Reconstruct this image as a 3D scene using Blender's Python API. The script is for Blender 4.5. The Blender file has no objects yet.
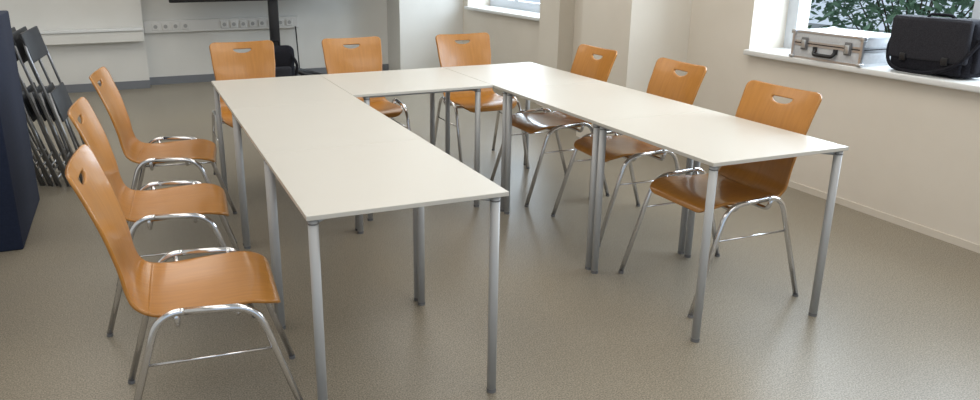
import bpy, bmesh, math, random
from mathutils import Vector, Matrix
random.seed(7)
scene=bpy.context.scene
scene.view_settings.view_transform='Standard'
COL=scene.collection
# ---------------------------------------------------------------- materials
def newmat(name,col,rough=.5,metal=0.,coat=0.,spec=None):
    m=bpy.data.materials.new(name); m.use_nodes=True
    b=m.node_tree.nodes['Principled BSDF']
    b.inputs['Base Color'].default_value=(*col,1); b.inputs['Roughness'].default_value=rough
    b.inputs['Metallic'].default_value=metal
    if coat: b.inputs['Coat Weight'].default_value=coat; b.inputs['Coat Roughness'].default_value=.12
    if spec is not None: b.inputs['Specular IOR Level'].default_value=spec
    return m
def noisy(name,c1,c2,scale,rough=.5,metal=0.,stretch=(1,1,1),detail=4,bump=0.,coords='Object',lo=.3,hi=.7,coat=0.,spec=None):
    m=newmat(name,c1,rough,metal,coat,spec); nt=m.node_tree; b=nt.nodes['Principled BSDF']
    tc=nt.nodes.new('ShaderNodeTexCoord'); mp=nt.nodes.new('ShaderNodeMapping'); n=nt.nodes.new('ShaderNodeTexNoise')
    cr=nt.nodes.new('ShaderNodeValToRGB')
    mp.inputs['Scale'].default_value=stretch; n.inputs['Scale'].default_value=scale; n.inputs['Detail'].default_value=detail
    cr.color_ramp.elements[0].position=lo; cr.color_ramp.elements[1].position=hi
    cr.color_ramp.elements[0].color=(*c1,1); cr.color_ramp.elements[1].color=(*c2,1)
    L=nt.links
    L.new(tc.outputs[coords],mp.inputs[0]); L.new(mp.outputs[0],n.inputs['Vector']); L.new(n.outputs['Fac'],cr.inputs[0]); L.new(cr.outputs[0],b.inputs['Base Color'])
    if bump:
        bp=nt.nodes.new('ShaderNodeBump'); bp.inputs['Strength'].default_value=bump; bp.inputs['Distance'].default_value=.003
        L.new(n.outputs['Fac'],bp.inputs['Height']); L.new(bp.outputs[0],b.inputs['Normal'])
    return m
M_wall=noisy('wall_paint',(.66,.65,.62),(.71,.70,.67),2.0,.85,bump=.03)
M_wallr=noisy('warm_wall_paint',(.69,.64,.565),(.74,.69,.615),2.0,.85,bump=.03)
M_wallc=noisy('pier_paint',(.70,.655,.58),(.75,.705,.63),2.0,.85)
M_trim=newmat('grey_skirting',(.17,.18,.20),.5)
M_trimw=newmat('cream_skirting',(.66,.61,.535),.8)
M_ceil=newmat('ceiling_paint',(.78,.77,.74),.9)
M_sill=newmat('sill_paint',(.74,.75,.75),.35)
M_winf=newmat('window_frame_paint',(.58,.62,.67),.4)
M_top=noisy('white_laminate',(.60,.575,.525),(.61,.585,.535),3,.36,detail=2)
M_grey=newmat('silver_powder_coat',(.45,.455,.46),.5,.15)
M_plast=newmat('grey_plastic',(.16,.16,.165),.5)
M_recess=newmat('pale_socket_plastic',(.36,.36,.35),.5)
M_chrome=newmat('chrome',(.74,.74,.76),.16,1.)
M_darkmetal=newmat('grey_tube',(.32,.325,.34),.32,.8)
M_black=newmat('black_plastic',(.012,.012,.014),.4)
M_navy=noisy('navy_fabric',(.006,.013,.036),(.010,.018,.048),80,.9)
M_blackfab=noisy('black_fabric',(.008,.008,.011),(.022,.022,.028),160,1.,bump=.3,spec=.15)
M_sheen=noisy('bag_flap_fabric',(.020,.020,.025),(.038,.038,.046),200,.95,bump=.3,spec=.2)
M_alu=newmat('brushed_aluminium',(.70,.71,.73),.28,.9)
M_alupanel=noisy('aluminium_panel',(.52,.54,.57),(.62,.64,.67),40,.5,.1,stretch=(1,8,1))
M_chairgrey=newmat('dark_grey_plastic',(.030,.033,.040),.5)
M_screen=newmat('screen_glass',(.005,.005,.006),.1)
M_white=newmat('white_plastic',(.68,.67,.65),.4)
# floor
M_floor=newmat('speckled_linoleum',(.2,.17,.13),.36); nt=M_floor.node_tree; b=nt.nodes['Principled BSDF']; L=nt.links
tc=nt.nodes.new('ShaderNodeTexCoord')
def noise(s,d=3):
    n=nt.nodes.new('ShaderNodeTexNoise'); n.inputs['Scale'].default_value=s; n.inputs['Detail'].default_value=d; L.new(tc.outputs['Object'],n.inputs['Vector']); return n
n1=noise(185,4); n2=noise(.9,5); n3=noise(34,6)
r1=nt.nodes.new('ShaderNodeValToRGB'); e=r1.color_ramp.elements
e[0].position=.36; e[0].color=(.148,.129,.100,1); e[1].position=.64; e[1].color=(.345,.309,.248,1)
L.new(n1.outputs['Fac'],r1.inputs[0])
r2=nt.nodes.new('ShaderNodeValToRGB'); r2.color_ramp.elements[0].position=.3; r2.color_ramp.elements[0].color=(.93,.93,.94,1); r2.color_ramp.elements[1].position=.7; r2.color_ramp.elements[1].color=(1.07,1.05,1.01,1)
L.new(n2.outputs['Fac'],r2.inputs[0])
mx=nt.nodes.new('ShaderNodeMix'); mx.data_type='RGBA'; mx.blend_type='MULTIPLY'; mx.inputs[0].default_value=1
L.new(r1.outputs[0],mx.inputs[6]); L.new(r2.outputs[0],mx.inputs[7]); 
r3=nt.nodes.new('ShaderNodeValToRGB'); r3.color_ramp.elements[0].position=.3; r3.color_ramp.elements[0].color=(.95,.95,.95,1); r3.color_ramp.elements[1].position=.7; r3.color_ramp.elements[1].color=(1.05,1.05,1.05,1)
L.new(n3.outputs['Fac'],r3.inputs[0])
mx2=nt.nodes.new('ShaderNodeMix'); mx2.data_type='RGBA'; mx2.blend_type='MULTIPLY'; mx2.inputs[0].default_value=1
L.new(mx.outputs[2],mx2.inputs[6]); L.new(r3.outputs[0],mx2.inputs[7]); L.new(mx2.outputs[2],b.inputs['Base Color'])
# wood
M_wood=newmat('orange_beech_ply',(.55,.25,.06),.30,coat=.35); nt=M_wood.node_tree; b=nt.nodes['Principled BSDF']; L=nt.links
tc=nt.nodes.new('ShaderNodeTexCoord'); mp=nt.nodes.new('ShaderNodeMapping'); mp.inputs['Scale'].default_value=(3,26,3)
n=nt.nodes.new('ShaderNodeTexNoise'); n.inputs['Scale'].default_value=2.6; n.inputs['Detail'].default_value=6
cr=nt.nodes.new('ShaderNodeValToRGB'); e=cr.color_ramp.elements
e[0].position=.25; e[0].color=(.415,.168,.026,1); e[1].position=.75; e[1].color=(.50,.218,.040,1)
L.new(tc.outputs['Object'],mp.inputs[0]); L.new(mp.outputs[0],n.inputs['Vector']); L.new(n.outputs['Fac'],cr.inputs[0]); L.new(cr.outputs[0],b.inputs['Base Color'])
M_leaf=noisy('leaf_green',(.10,.20,.11),(.24,.38,.26),8,.6)
M_bark=newmat('bark',(.10,.08,.06),.8)

# ---------------------------------------------------------------- mesh helpers
def mkobj(name,verts,faces,mat,parent=None,smooth=False,loc=None):
    me=bpy.data.meshes.new(name); me.from_pydata([tuple(v) for v in verts],[],faces); me.update()
    bm=bmesh.new(); bm.from_mesh(me); bmesh.ops.recalc_face_normals(bm,faces=bm.faces); bm.to_mesh(me); bm.free()
    o=bpy.data.objects.new(name,me); COL.objects.link(o)
    for m in (mat if isinstance(mat,(list,tuple)) else [mat]): me.materials.append(m)
    if smooth:
        for q in me.polygons: q.use_smooth=True
    if parent: o.parent=parent
    if loc: o.location=loc
    return o
def boxdata(x0,x1,y0,y1,z0,z1):
    v=[(x0,y0,z0),(x1,y0,z0),(x1,y1,z0),(x0,y1,z0),(x0,y0,z1),(x1,y0,z1),(x1,y1,z1),(x0,y1,z1)]
    f=[(0,3,2,1),(4,5,6,7),(0,1,5,4),(1,2,6,5),(2,3,7,6),(3,0,4,7)]
    return v,f
def join(parts):
    V=[];F=[]
    for v,f in parts:
        n=len(V); V+=list(v); F+=[tuple(i+n for i in q) for q in f]
    return V,F
def box(name,x0,x1,y0,y1,z0,z1,mat,parent=None,bev=0.,seg=2):
    o=mkobj(name,*boxdata(x0,x1,y0,y1,z0,z1),mat,parent)
    if bev:
        bm=bmesh.new(); bm.from_mesh(o.data)
        bmesh.ops.bevel(bm,geom=bm.edges[:],offset=bev,segments=seg,profile=.5,affect='EDGES'); bm.to_mesh(o.data); bm.free()
        if seg>1:
            for q in o.data.polygons: q.use_smooth=True
    return o
def structure(o,name=None):
    o['kind']='structure'; return o
def fillet(pts,rad,n=6):
    P=[Vector(q) for q in pts]; out=[P[0]]
    for i in range(1,len(P)-1):
        A,B,C=P[i-1],P[i],P[i+1]
        d=min(rad,(A-B).length*.48,(C-B).length*.48)
        s=B+(A-B).normalized()*d; e=B+(C-B).normalized()*d
        for k in range(n+1):
            u=k/n; out.append(s*(1-u)**2+B*2*u*(1-u)+e*u*u)
    out.append(P[-1]); return out
def tubedata(pts,r,seg=12,cap=True):
    P=[Vector(q) for q in pts]; n=len(P); V=[];F=[]
    T=[(P[min(i+1,n-1)]-P[max(i-1,0)]).normalized() for i in range(n)]
    ref=Vector((0,0,1)) if abs(T[0].z)<.9 else Vector((1,0,0))
    N=(ref-T[0]*ref.dot(T[0])).normalized()
    for i in range(n):
        N=(N-T[i]*N.dot(T[i])).normalized(); B=T[i].cross(N)
        rr=r[i] if isinstance(r,(list,tuple)) else r
        for k in range(seg):
            a=2*math.pi*k/seg; V.append(P[i]+(N*math.cos(a)+B*math.sin(a))*rr)
    for i in range(n-1):
        for k in range(seg):
            k2=(k+1)%seg; F.append((i*seg+k,i*seg+k2,(i+1)*seg+k2,(i+1)*seg+k))
    if cap: F.append(tuple(range(seg))); F.append(tuple((n-1)*seg+k for k in range(seg)))
    return V,F
def tube(name,pts,r,mat,parent=None,seg=12): return mkobj(name,*tubedata(pts,r,seg),mat,parent,smooth=True)
def thing(name,label,cat,loc=(0,0,0),rot=0.,group=None):
    e=bpy.data.objects.new(name,None); COL.objects.link(e); e.empty_display_size=.1
    e.location=loc; e.rotation_euler=(0,0,rot); e['label']=label; e['category']=cat
    if group: e['group']=group
    return e
def tag(o,label,cat,group=None):
    o['label']=label; o['category']=cat
    if group: o['group']=group
    return o
def copything(src,name,label,loc,rot,group):
    e=src.copy(); COL.objects.link(e); e.location=loc
    e.rotation_euler=rot if isinstance(rot,tuple) else (0,0,rot); e['label']=label; e['group']=group
    for ch in list(src.children):
        c=ch.copy(); COL.objects.link(c); c.parent=e
        for g in list(ch.children):
            h=g.copy(); COL.objects.link(h); h.parent=c
    return e

# ---------------------------------------------------------------- camera
a,t,r,f=0.3687,0.3067,-0.0043,770.86
fw=Vector((math.sin(a)*math.cos(t),math.cos(a)*math.cos(t),-math.sin(t)))
rt=Vector((math.cos(a),-math.sin(a),0)); up=rt.cross(fw)
rt,up=rt*math.cos(r)+up*math.sin(r),-rt*math.sin(r)+up*math.cos(r)
cd=bpy.data.cameras.new('camera'); cam=bpy.data.objects.new('camera',cd); COL.objects.link(cam)
cam.matrix_world=Matrix(((rt.x,up.x,-fw.x,-0.4184),(rt.y,up.y,-fw.y,-2.1323),(rt.z,up.z,-fw.z,1.4805),(0,0,0,1)))
cd.sensor_width=36; cd.lens=f/980*36; cd.shift_x=.0563; cd.shift_y=-.0043; cd.clip_start=.05
scene.camera=cam

# ---------------------------------------------------------------- room
XR=3.5; XL=-2.9; YB=7.5; CEIL=3.1; YF=-4.0; SZ=.838
structure(box('floor',XL-.2,XR+.6,YF,YB+.2,-.1,0,M_floor))
structure(box('ceiling',XL-.2,XR+.6,YF,YB+.2,CEIL,CEIL+.1,M_ceil))
structure(box('wall_back',XL-.2,XR+.6,YB,YB+.2,0,CEIL,M_wall))
structure(box('wall_left',XL-.2,XL,YF,YB,0,CEIL,M_wall))
structure(box('wall_back_left',XL,-.28,7.29,YB,0,CEIL,M_wall))
structure(box('wall_back_right',2.66,XR,7.0,YB,0,CEIL,M_wall))
# window wall : parapet, piers, header with two niches
niches=[(-.6,2.05),(4.72,6.85)]
parts=[boxdata(XR,XR+.5,YF,YB,0,SZ-.035),boxdata(XR,XR+.5,YF,YB,2.7,CEIL)]
ys=[YF]+[q for n_ in niches for q in n_]+[YB]
for i in range(0,len(ys),2): parts.append(boxdata(XR,XR+.5,ys[i],ys[i+1],SZ-.035,2.7))
structure(mkobj('wall_right',*join(parts),M_wallr))
structure(box('wall_pier_near',2.97,XR,2.68,3.34,0,CEIL,M_wallc))
structure(box('wall_pier_far',3.34,XR,4.34,4.72,0,CEIL,M_wallc))
k=0
for (y0,y1) in niches:
    k+=1
    structure(box('trim_%d'%k,XR-.05,XR+.30,y0+.001,y1-.001,SZ-.035,SZ,M_sill,bev=.006))
    xg=XR+.30; fr=.055
    parts=[boxdata(xg,xg+.07,y0,y1,SZ,.93),boxdata(xg,xg+.07,y0,y1,2.62,2.7)]
    nm=2 if k==1 else 3
    for j in range(nm+1):
        yy=y0+(y1-y0)*j/nm; w_=.05 if 0<j<nm else .09
        parts.append(boxdata(xg,xg+.07,max(y0,yy-w_),min(y1,yy+w_),.93,2.62))
    parts.append(boxdata(xg+.01,xg+.06,y0,y1,1.9,1.96))
    structure(mkobj('window_%d'%k,*join(parts),M_winf))
structure(box('baseboard_back',-.28,2.66,YB-.015,YB,0,.09,M_trim))
structure(box('baseboard_back_left',XL,-.28,7.275,7.29,0,.09,M_trim))
structure(box('baseboard_right',XR-.006,XR,YF,2.68,0,.04,M_trimw))
# wall duct and cable trunking
d=thing('wall_duct','white boxed pipe casing running along the back wall','pipe casing',(0,0,0))
box('casing',XL+.01,-.29,7.17,7.289,.54,.66,M_wall,d,bev=.004,seg=1); box('lid',XL+.01,-.285,7.15,7.289,.66,.69,M_sill,d,bev=.004,seg=1)
d=thing('cable_trunking','white wall cable trunking with power sockets','cable trunking')
box('channel',-.275,1.5,7.44,7.499,.60,.74,M_white,d,bev=.005,seg=1)
for x in (-.15,-.04,.07,.18,.62,.73,.84,.95,1.06,1.17,1.28,1.39):
    s=box('socket',x-.04,x+.04,7.428,7.441,.63,.71,M_white,d,bev=.004,seg=1)
    mkobj('socket_recess',*tubedata([(x,7.4275,.67),(x,7.429,.67)],.022,16),M_recess,s)

# ---------------------------------------------------------------- tables
def build_table(x0,x1,y0,y1,label,gap=.0004,lix=.024,inset_leg={},group='conference tables in a U'):
    cx,cy=(x0+x1)/2,(y0+y1)/2; hx,hy=(x1-x0)/2-gap,(y1-y0)/2-gap
    e=thing('conference_table',label,'table',(cx,cy,0),0,group)
    H=.74; T=.015
    box('table_top',-hx,hx,-hy,hy,H-T,H,[M_top],e,bev=.0012,seg=1)
    R=[];ins=.10
    z0,z1=H-T-.024,H-T-.0005
    R+= [boxdata(-hx+ins,hx-ins,-hy+ins-.012,-hy+ins+.013,z0,z1),boxdata(-hx+ins,hx-ins,hy-ins-.013,hy-ins+.012,z0,z1),
         boxdata(-hx+ins-.012,-hx+ins+.013,-hy+ins-.012,hy-ins+.012,z0,z1),boxdata(hx-ins-.013,hx-ins+.012,-hy+ins-.012,hy-ins+.012,z0,z1)]
    mkobj('frame_rail',*join(R),M_grey,e)
    for sx in(-1,1):
        for sy in(-1,1):
            li=inset_leg.get((sx,sy),lix)
            lx,ly=sx*(hx-li),sy*(hy-.024)
            l=tube('leg',[(lx,ly,.012),(lx,ly,H-T-.0005)],.0162,M_grey,e,20)
            mkobj('leg_collar',*tubedata([(lx,ly,H-.034),(lx,ly,H-.029)],.0170,20),M_plast,l,smooth=False)
            mkobj('foot_cap',*tubedata([(lx,ly,0.0),(lx,ly,.014)],.0167,20),M_plast,l,smooth=False)
            tube('leg_bracket',[(lx-sx*.01*(li<.05),ly-sy*.01,H-T-.014),(sx*(hx-ins),sy*(hy-ins),H-T-.014)],.010,M_grey,l,8)
    return e
w=.664; W=2.174; D1=1.905; D=2.70
S=[0,.80,1.77,2.70]
lab='white laminate table with silver tube legs in a U arrangement'
OL=[{(1,-1):.038},{},{}]
for i in range(3): build_table(0,w,S[i],S[i+1],lab,.0004,.024,OL[i])
S2=[.034,.82,1.77,2.70]
OV=[{(1,1):.088},{(1,-1):.088},{}]
for i in range(3): build_table(W-w,W,S2[i],S2[i+1],lab,.0016,.024,OV[i])
build_table(w,W-w,D1,D,'white laminate table closing the end of the U',.002,.085)

# ---------------------------------------------------------------- chairs
def catmull(P,n):
    P=[Vector(q) for q in P]; Q=[P[0]*2-P[1]]+P+[P[-1]*2-P[-2]]; out=[]
    for i in range(1,len(Q)-2):
        for k in range(n):
            u=k/n; a_,b_,c_,d_=Q[i-1],Q[i],Q[i+1],Q[i+2]
            out.append(.5*((2*b_)+(c_-a_)*u+(2*a_-5*b_+4*c_-d_)*u*u+(-a_+3*b_-3*c_+d_)*u**3))
    out.append(Q[-2]); return out
prof=catmull([(.232,0,.425),(.215,0,.448),(.15,0,.460),(.04,0,.456),(-.08,0,.450),(-.155,0,.457),(-.20,0,.487),(-.222,0,.54),(-.238,0,.62),(-.264,0,.72),(-.299,0,.82),(-.330,0,.897)],12)
cum=[0]
for i in range(1,len(prof)): cum.append(cum[-1]+(prof[i]-prof[i-1]).length)
TOT=cum[-1]
def at(s):
    s=max(0,min(TOT,s))
    for i in range(1,len(cum)):
        if cum[i]>=s:
            u=(s-cum[i-1])/max(1e-9,cum[i]-cum[i-1]); p=prof[i-1].lerp(prof[i],u); tg=(prof[i]-prof[i-1]).normalized(); return p,tg
SB=[c for c,q in zip(cum,prof) if q.x<-.155][0]
def halfw(s):
    pts=[(0,.19),(.08,.212),(.25,.215),(.36,.210),(.44,.198),(.52,.192),(.62,.199),(.75,.210),(TOT,.216)]
    for (a1,b1),(a2,b2) in zip(pts,pts[1:]):
        if s<=a2+1e-6:
            u=(s-a1)/(a2-a1); u=u*u*(3-2*u); h=b1+(b2-b1)*u; break
    for dd,rr in ((TOT-s,.036),(s,.05)):
        if dd<rr: h=h-rr+math.sqrt(max(0,rr*rr-(rr-dd)**2))
    return h
def shell(name,s0,s1,parent,hole):
    nu=56; ns=int((s1-s0)/.006)
    ss=[s0+(s1-s0)*j/ns for j in range(ns+1)]
    V2=[[(u/nu*2-1)*halfw(s) for u in range(nu+1)] for s in ss]
    idx=lambda j,i:j*(nu+1)+i
    pts={(j,i):[V2[j][i],ss[j]] for j in range(ns+1) for i in range(nu+1)}
    hc=TOT-.052; ha,hb=.060,.024
    def radial(x,y): # distance scale to the half-moon outline along this direction
        if y<=0: return 1/math.sqrt((x/ha)**2+(y/hb)**2+1e-12)
        return 1/(((abs(x)/ha)**5+(y/.0055)**5+1e-12)**.2)
    faces=[]; killed=set()
    for j in range(ns):
        for i in range(nu):
            c=[(j,i),(j,i+1),(j+1,i+1),(j+1,i)]
            mx_=sum(pts[q][0] for q in c)/4; ms=sum(pts[q][1] for q in c)/4
            if hole and radial(mx_,ms-hc)>1: killed.add((j,i)); continue
            faces.append(c)
    if hole:
        bv=set()
        for (j,i) in killed:
            for q in((j,i),(j,i+1),(j+1,i+1),(j+1,i)):
                adj=[(q[0]-1,q[1]-1),(q[0]-1,q[1]),(q[0],q[1]-1),(q[0],q[1])]
                if any(z not in killed for z in adj): bv.add(q)
        for q in bv:
            x,s=pts[q]
            if abs(x)+abs(s-hc)>1e-5:
                k_=radial(x,s-hc); pts[q]=[x*k_,hc+(s-hc)*k_]
    V=[]
    for j in range(ns+1):
        for i in range(nu+1):
            x,s=pts[(j,i)]; p,tg=at(s); nrm=Vector((tg.z,0,-tg.x)) # points up/forward
            u=x/.21; blend=max(0,min(1,(s-SB+.05)/.2))
            off=.022*u*u*blend+.010*u*u*(1-blend)*max(0,min(1,s/.1))
            q=p+nrm*off; V.append((q.x,x,q.z))
    F=[tuple(idx(*q) for q in c) for c in faces]
    o=mkobj(name,V,F,M_wood,parent,smooth=True)
    m=o.modifiers.new('thick','SOLIDIFY'); m.thickness=.0105; m.offset=0
    return o
def build_chair(name,label,loc,rot,group):
    e=thing(name,label,'chair',loc,rot,group)
    shell('seat',0,SB,e,False); shell('backrest',SB,TOT,e,True)
    rr=.0112; ZT=.482
    for sy in(-1,1):
        y0,y1=sy*.255,sy*.243
        full=fillet([(.302,y0,.008),(.155,y1,ZT-.012),(-.125,y1,ZT+.004),(-.275,y0,.008)],.075,10)
        m_=len(full)//2
        fr=full[:m_+1]; bk=full[m_:]
        for pts,foot in((fr,(.302,y0,0)),(bk,(-.275,y0,0))):
            l=tube('leg',pts,rr,M_chrome,e)
            mkobj('foot_glide',*tubedata([(foot[0],y0,0),(foot[0]*.995,y0,.012)],.0122,12),M_plast,l,smooth=False)
        zs=.325
        tube('stretcher',[(.302-.147*(zs/.47),sy*.2475,zs),(-.275+.15*(zs/.478),sy*.2475,zs)],.0045,M_chrome,e,8)
    for x,z in((.10,.440),(-.075,.428)):
        tube('seat_crossbar',fillet([(x,-.243,ZT-.004),(x,-.225,z),(x,.225,z),(x,.243,ZT-.004)],.02,5),.009,M_chrome,e)
    tube('seat_support',[(.10,-.10,.438),(-.12,-.10,.428)],.008,M_chrome,e)
    tube('seat_support',[(.10,.10,.438),(-.12,.10,.428)],.008,M_chrome,e)
    return e
glab='orange beech plywood shell chair with chrome tube legs at a table'
grp='plywood chairs around the tables'
c0=build_chair('stacking_chair',glab,(-.300,.28,0),-.06,grp)
pos=[((-.345,1.20,0),-.07),((-.295,2.13,0),-.13),((.275,2.99,0),-math.pi/2),((1.03,2.94,0),-math.pi/2),((1.86,2.88,0),-math.pi/2),
     ((1.955,.49,0),math.pi),((2.055,1.33,0),math.pi-.04),((2.005,2.07,0),math.pi)]
for i,(l_,r_) in enumerate(pos): copything(c0,'stacking_chair',glab,l_,r_,grp)

# ---------------------------------------------------------------- navy cabinet
e=thing('partition_panel','dark navy blue fabric partition standing on the floor','partition')
box('panel',-1.75,-1.07,2.16,3.07,.0,1.165,M_navy,e,bev=.01,seg=2)

# ---------------------------------------------------------------- folded chairs
def build_folded(loc,rot,label,group):
    e=thing('folding_chair',label,'folding chair',loc,0,group); e.rotation_euler=rot
    for sx in(-1,1):
        tube('leg',fillet([(sx*.21,0,.01),(sx*.21,.01,.94),(sx*.16,.01,1.03)],.06),.009,M_darkmetal,e)
        tube('leg',fillet([(sx*.185,.026,.01),(sx*.185,-.005,.66)],.05),.009,M_darkmetal,e)
    box('backrest',-.20,.20,-.002,.014,.86,1.05,M_chairgrey,e,bev=.006)
    box('seat',-.18,.18,-.020,-.006,.46,.66,M_chairgrey,e,bev=.006)
    tube('stretcher',[(-.21,0,.16),(.21,0,.16)],.007,M_darkmetal,e)
    tube('stretcher',[(-.185,.024,.05),(.185,.024,.05)],.007,M_darkmetal,e)
    return e
FL='folded dark grey folding chair with metal frame, leaning in a stack'
FG='folded chairs leaning beside the partition'
for i in range(9):
    R=Matrix.Rotation(-.24-.008*i,3,'Y') @ Matrix.Rotation(math.pi/2-.14+.03*(i%3),3,'Z')
    eu=tuple(R.to_euler('XYZ'))
    loc=(-.77-.056*i,3.46+.03*i,.0)
    if i==0: f0=build_folded(loc,eu,FL,FG)
    else: copything(f0,'folding_chair',FL,loc,eu,FG)

# ---------------------------------------------------------------- screen on stand
e=thing('presentation_screen','large black flat screen on a black floor stand','screen')
box('screen_bezel',.0,2.30,6.86,6.93,.965,2.25,M_black,e,bev=.01)
box('screen_glass',.04,2.26,6.856,6.862,1.01,2.21,M_screen,e)
box('post',1.07,1.18,6.93,7.0,.05,1.6,M_black,e,bev=.01)
for dx,dy in((.55,-.20),(-.45,-.20),(.62,.22),(-.45,.25)):
    tube('stand_foot',fillet([(1.125,6.96,.30),(1.125+dx*.35,6.96+dy*.35,.16),(1.125+dx,6.96+dy,.03)],.1),.026,M_black,e)
def rounded(name,x0,x1,y0,y1,z0,z1,bev,mat,parent,seg=5): return box(name,x0,x1,y0,y1,z0,z1,mat,parent,bev=bev,seg=seg)
def soft(o,amp,sc,seed):
    from mathutils import noise as mn
    bm=bmesh.new(); bm.from_mesh(o.data)
    bmesh.ops.subdivide_edges(bm,edges=[e_ for e_ in bm.edges if e_.calc_length()>.05],cuts=8,use_grid_fill=True)
    for v in bm.verts:
        n_=mn.noise_vector(v.co*sc+Vector((seed,seed,seed))); v.co+=n_*amp
    bm.to_mesh(o.data); bm.free()
    for q in o.data.polygons: q.use_smooth=True
e=thing('backpack','black fabric backpack standing on the floor by the screen','backpack',(1.04,6.50,.006))
soft(rounded('body',-.20,.20,-.11,.11,0,.50,.08,M_blackfab,e),.02,6,5)
soft(rounded('front_pocket',-.14,.14,-.16,-.08,.04,.28,.03,M_sheen,e),.012,7,6)
tube('carry_handle',fillet([(-.05,0,.48),(-.04,0,.55),(.04,0,.55),(.05,0,.48)],.02),.008,M_blackfab,e)
tube('strap',fillet([(.14,-.07,.44),(.21,-.15,.30),(.17,-.10,.06)],.06),.016,M_blackfab,e)
cb=tube('power_cable',fillet([(1.46,7.42,.62),(1.47,7.35,.02),(1.60,7.36,.008),(1.75,7.3,.008),(1.62,7.38,.008),(1.85,7.35,.008)],.12,8),.008,M_black)
tag(cb,'black power cable hanging from the trunking to the floor','cable')

# ---------------------------------------------------------------- aluminium case
e=thing('equipment_case','silver aluminium equipment case with black handle lying on the sill','case',(3.615,1.38,SZ+.001))
hx,hy=.155,.25; 
rounded('case_base',-hx,hx,-hy,hy,0.002,.092,.004,M_alupanel,e,2)
rounded('case_lid',-hx,hx,-hy,hy,.095,.165,.004,M_alupanel,e,2)
box('seam_strip',-hx-.002,hx+.002,-hy-.002,hy+.002,.090,.097,M_black,e)
E=[]
for z in(.006,.084,.103,.162):
    for s in(-1,1):
        E.append(boxdata(s*hx-.005,s*hx+.005,-hy,hy,z-.006,z+.006)); E.append(boxdata(-hx,hx,s*hy-.005,s*hy+.005,z-.006,z+.006))
for sx in(-1,1):
    for sy in(-1,1): E.append(boxdata(sx*hx-.008,sx*hx+.008,sy*hy-.008,sy*hy+.008,0,.167))
mkobj('edge_profile',*join(E),M_alu,e)
for sx in(-1,1):
    for sy in(-1,1):
        for z in(.006,.160): box('corner_cap',sx*hx-.016,sx*hx+.016,sy*hy-.016,sy*hy+.016,z-.016 if z>.1 else 0,z+.012,M_alu,e,bev=.004)
for sy in(-1,1):
    l=box('latch',-hx-.014,-hx-.003,sy*.16-.022,sy*.16+.022,.055,.13,M_plast,e,bev=.003)
    box('latch_lever',-hx-.019,-hx-.013,sy*.16-.014,sy*.16+.014,.065,.115,M_alu,l,bev=.002)
tube('handle',fillet([(-hx-.004,-.075,.065),(-hx-.024,-.07,.035),(-hx-.024,.07,.035),(-hx-.004,.075,.065)],.02),.011,M_black,e)
for sy in(-1,1): box('handle_mount',-hx-.012,-hx-.003,sy*.075-.014,sy*.075+.014,.05,.08,M_black,e,bev=.002)

# ---------------------------------------------------------------- shoulder bag
e=thing('shoulder_bag','black fabric shoulder bag with front flap standing on the sill','bag',(3.60,.785,SZ+.006))
soft(rounded('bag_body',-.070,.070,-.230,.230,0.002,.280,.026,M_blackfab,e,5),.007,6,1)
fl=rounded('front_flap',-.096,-.064,-.222,.222,.070,.288,.013,M_sheen,e,5); soft(fl,.005,6,3)
tp=rounded('top_cover',-.092,.062,-.220,.220,.268,.294,.012,M_sheen,e,5); soft(tp,.006,6,4)
soft(rounded('side_pocket',-.05,.05,-.25,-.215,.03,.2,.013,M_blackfab,e,3),.004,9,2)
soft(rounded('front_pocket',-.090,-.062,-.20,.20,.012,.15,.012,M_blackfab,e,4),.003,9,2)
for sy in(-1,1): box('buckle',-.105,-.093,sy*.12-.018,sy*.12+.018,.060,.100,M_black,e,bev=.003)
tube('carry_handle',fillet([(-.01,-.08,.285),(-.02,-.06,.308),(-.02,.06,.308),(-.01,.08,.285)],.03),.008,M_blackfab,e)
tube('shoulder_strap',fillet([(0,-.225,.26),(-.05,-.262,.20),(-.115,-.21,.07),(-.128,-.05,.008),(-.125,.18,.015),(-.05,.262,.14),(0,.225,.26)],.10,8),.009,M_blackfab,e)

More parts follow.
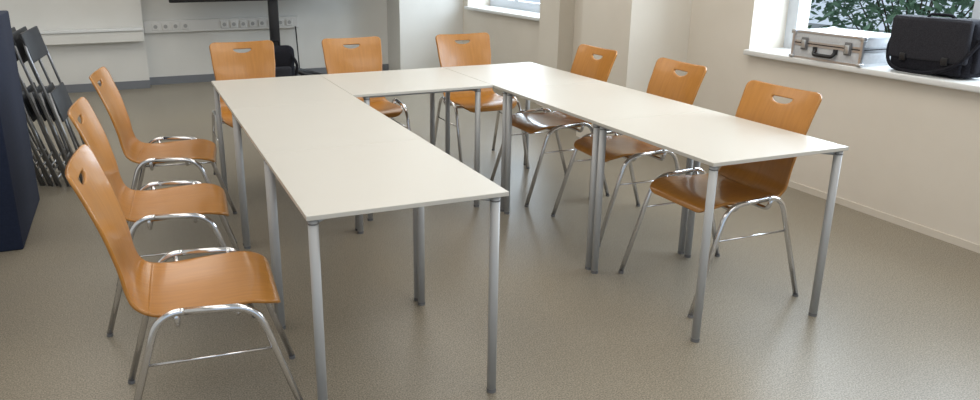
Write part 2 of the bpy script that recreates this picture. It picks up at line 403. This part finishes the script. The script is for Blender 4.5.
# ---------------------------------------------------------------- outside
random.seed(3)
e=thing('shrub','leafy green shrub growing outside the window','shrub',(5.9,2.70,-.1))
br=[]; tips=[]
for i in range(22):
    a_=random.uniform(0,6.28); r_=random.uniform(.1,.75)
    tip=(math.cos(a_)*r_,math.sin(a_)*r_*1.4,random.uniform(.8,1.7)); tips.append(tip)
    br.append(tubedata(fillet([(0,0,0),(tip[0]*.4,tip[1]*.4,tip[2]*.6),tip],.3,5),.006,6))
mkobj('branch',*join(br),M_bark,e)
V=[];F=[]
for i in range(3200):
    tp=random.choice(tips); c=Vector(tp)+Vector((random.gauss(0,.17),random.gauss(0,.26),random.gauss(0,.2)))
    d1=Vector((random.uniform(-1,1),random.uniform(-1,1),random.uniform(-.6,.6))).normalized(); d2=d1.cross(Vector((random.uniform(-1,1),random.uniform(-1,1),1))).normalized()
    l_,w_=random.uniform(.08,.14),random.uniform(.018,.028); n_=len(V)
    V+= [c-d1*l_/2,c+d2*w_-d1*l_*.05,c+d1*l_/2,c-d2*w_-d1*l_*.05]; F.append((n_,n_+1,n_+2,n_+3))
fo=mkobj('foliage',V,F,M_leaf,e); fo['kind']='stuff'
structure(box('ground_outside',XR+.6,14,YF,16,-.3,-.1,newmat('outdoor_paving',(.3,.3,.29),.9)))

# ---------------------------------------------------------------- light
wd=bpy.data.worlds.new('world'); scene.world=wd; wd.use_nodes=True
bg=wd.node_tree.nodes['Background']; bg.inputs[0].default_value=(.70,.84,1,1); bg.inputs[1].default_value=.85
def area(name,loc,rot,sx,sy,power,col):
    l=bpy.data.lights.new(name,'AREA'); l.shape='RECTANGLE'; l.size=sx; l.size_y=sy; l.energy=power; l.color=col
    o=bpy.data.objects.new(name,l); COL.objects.link(o); o.location=loc; o.rotation_euler=rot; return o
for i,(x,y,pw) in enumerate(((-1.0,-1.8,22),(1.8,-1.8,34),(-1.0,1.4,23),(1.8,1.4,31),(-1.0,4.8,27),(1.8,4.8,26))):
    area('ceiling_soft_light',(x,y,CEIL-.06),(0,0,0),1.8,2.2,pw*1.1,(1,.935,.84))  # unseen area lights added below the ceiling, kept large for soft light
area('daylight_window',(XR+.55,.8,1.8),(0,math.pi/2,0),1.6,2.4,100,(.78,.90,1))
area('daylight_window',(XR+.55,5.8,1.8),(0,math.pi/2,0),1.6,2.0,100,(.76,.89,1))
